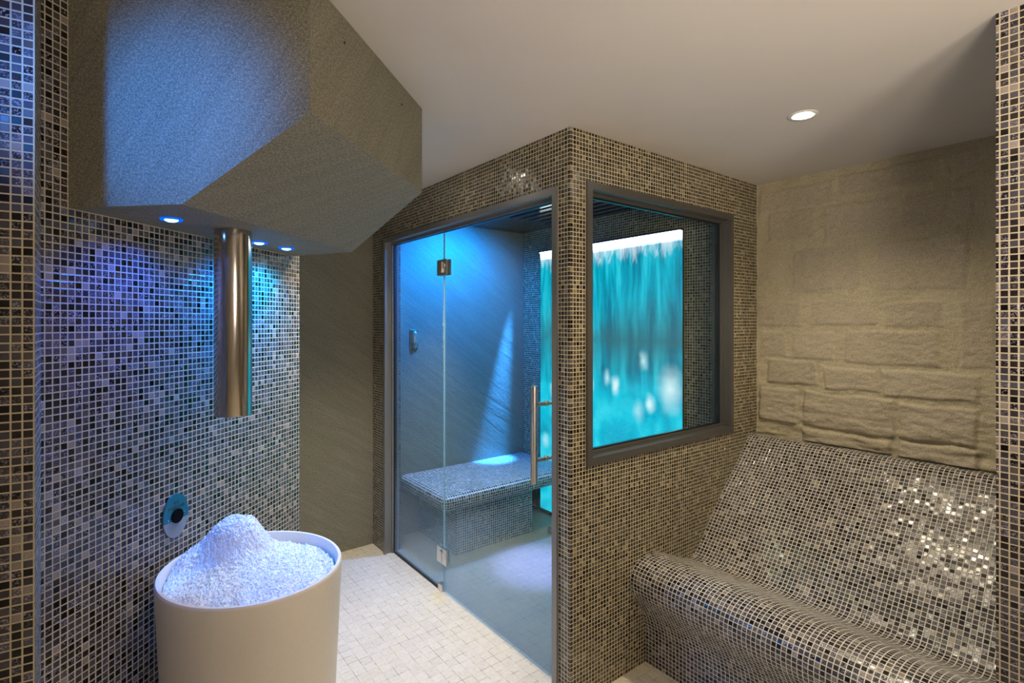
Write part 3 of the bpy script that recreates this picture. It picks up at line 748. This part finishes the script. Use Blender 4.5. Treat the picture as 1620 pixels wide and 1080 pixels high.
ca, sa = math.cos(TR), math.sin(TR)
def ice_h(x, y, rr):
    h = RZ-0.030
    def g(cx_, cy_, w, a):
        return a*math.exp(-((x-cx_)**2+(y-cy_)**2)/(2*w*w))
    dm = math.hypot(x+0.855, y-1.625)
    h += 0.128*(1/(1+math.exp((dm-0.088)/0.018)))*(1-0.25*(dm/0.1)**2 if dm < 0.1 else 0.75)
    h += g(-0.965, 1.56, 0.04, 0.040) + g(-0.80, 1.52, 0.10, 0.018)
    h += noise.fractal(Vector((x*22, y*22, 0)), 1.0, 2.0, 4)*0.006 + noise.cell(Vector((x*170, y*170, 3)))*0.003 + noise.noise(Vector((x*230, y*230, 5)))*0.003
    edge = max(0, (rr-0.86)/0.075); h -= 0.012*edge*edge if rr > 0.86 else 0
    return h
NR, NA = 110, 300; mb = MB(); vs = []; 
for i in range(NR+1):
    rr = 0.925*i/NR
    for j in range(NA):
        t = 2*PI*j/NA; lx = rr*RX*math.cos(t); ly = rr*RY*math.sin(t)
        x = TC[0]+lx*ca-ly*sa; y = TC[1]+lx*sa+ly*ca
        vs.append(Vector((x, y, ice_h(x, y, rr))))
fs = [[i*NA+j, (i+1)*NA+j, (i+1)*NA+(j+1) % NA, i*NA+(j+1) % NA] for i in range(1, NR) for j in range(NA)]
fs += [[0, NA+j, NA+(j+1) % NA] for j in range(NA)]
ice = new_obj('crushed_ice', vs, fs, None, ICE)
bm = bmesh.new(); bm.from_mesh(ice.data); bmesh.ops.recalc_face_normals(bm, faces=bm.faces)
# loose granules
rnd = random.Random(3)
for _ in range(2600):
    rr = 0.90*math.sqrt(rnd.random()); t = rnd.random()*2*PI; lx = rr*RX*math.cos(t); ly = rr*RY*math.sin(t)
    x = TC[0]+lx*ca-ly*sa; y = TC[1]+lx*sa+ly*ca; z = ice_h(x, y, rr)
    s_ = rnd.uniform(0.0012, 0.0032)
    res = bmesh.ops.create_icosphere(bm, subdivisions=1, radius=s_)
    for v in res['verts']:
        v.co = Vector((v.co.x*rnd.uniform(.7, 1.3)+x, v.co.y*rnd.uniform(.7, 1.3)+y, v.co.z*rnd.uniform(.6, 1.2)+z+s_*0.2))
bm.to_mesh(ice.data); bm.free()
tag(ice, 'heap of crushed white ice piled up in the round stone basin', 'ice', kind='stuff')

# ------------------------------------------------------------ ice button plate on the mosaic wall
pl = empty('ice_button_plate', SN(0.318, 0.001, 0.968))
tag(pl, 'oval teal and grey push button plate on the mosaic wall, above the ice basin', 'button')
cS, cZ, rS, rZ = 0.320, 0.968, 0.047, 0.066
def disc_part(name, m, z_lo, z_hi, n0, n1):
    N = 72; pts = []
    for i in range(N):
        t = 2*PI*i/N; s_ = math.cos(t)*rS; z_ = math.sin(t)*rZ
        z_ = max(z_lo, min(z_hi, z_)); 
        sm = rS*math.sqrt(max(0, 1-(z_/rZ)**2)); s_ = max(-sm, min(sm, s_))
        pts.append((cS+s_, cZ+z_))
    mb = MB()
    mb.face([SN(s, n1, z) for s, z in pts], [(0,0)]*N)
    for i in range(N):
        (a, b), (c, d) = pts[i], pts[(i+1) % N]
        if abs(a-c)+abs(b-d) < 1e-7: continue
        mb.face([SN(a, n0, b), SN(c, n0, d), SN(c, n1, d), SN(a, n1, b)], [(0,0)]*4)
    return child(mb.build(name, m), pl)
disc_part('teal_panel', simple('teal_enamel', (0.01, 0.14, 0.20), 0.3), -0.0135, 1, 0.001, 0.0065)
disc_part('grey_panel', simple('speckled_grey', (0.22, 0.25, 0.29), 0.4, 0, 900, 0.3), -1, -0.0135, 0.001, 0.0065)
mb = MB(); tube_mb(mb, SN(cS+0.002, 0.0065, cZ-0.001), SN(cS+0.002, 0.0115, cZ-0.001), 0.0215, 32)
child(mb.build('button', simple('black_rubber', (0.002, 0.002, 0.003), 0.8, spec=0.1), bevel=0.001), pl)
for s_, z_ in ((0.029, 0.003), (-0.030, -0.006)):
    mb = MB(); tube_mb(mb, SN(cS+s_, 0.0065, cZ+z_), SN(cS+s_, 0.0078, cZ+z_), 0.0022, 12)
    child(mb.build('screw', STEEL), pl)
ink = simple('dark_ink', (0.05, 0.04, 0.05), 0.5)
for txt, dz, sz in (('ICE', 0.036, 0.0125), ('FOUNTAIN', 0.022, 0.0125)):
    cu = bpy.data.curves.new('lettering', 'FONT'); cu.body = txt; cu.size = sz; cu.align_x = 'CENTER'; cu.extrude = 0.0002
    to = bpy.data.objects.new('lettering', cu); sc.collection.objects.link(to)
    bpy.context.view_layer.update()
    me = bpy.data.meshes.new_from_object(to); bpy.data.objects.remove(to)
    lo = bpy.data.objects.new('lettering', me); sc.collection.objects.link(lo)
    for v in me.vertices:
        a, b = v.co.x, v.co.y
        v.co = SN(cS+a+0.001, 0.0069+v.co.z, cZ+dz+b)
    me.materials.clear(); me.materials.append(ink); child(lo, pl)

# ------------------------------------------------------------ lamps inside the cabin, plus an added bench fill
spot('cabin_blue_lamp', PQ(1.50, 0.62, 2.28), PQ(1.99, 0.62, 1.45), 115, (0.0, 0.22, 1.0), 150, 0.9, 0.03)
spot('cabin_scallop_lamp', PQ(1.885, 1.330, 2.28), PQ(1.955, 1.02, 0.44), 2300, (0.03, 0.26, 1.0), 13, 1.0, 0.02)
spot('cabin_floor_lamp', PQ(1.0, 0.74, 2.28), PQ(1.02, 0.70, 0.0), 330, (0.28, 0.30, 1.0), 19, 0.9, 0.03)
spot('bench_fill_light', PQ(1.62, 0.45, 2.28), PQ(1.66, 0.50, 0.40), 42, (0.85, 0.95, 1.0), 50, 0.9, 0.03)  # unseen fill added to whiten the seat and leave its base in shade
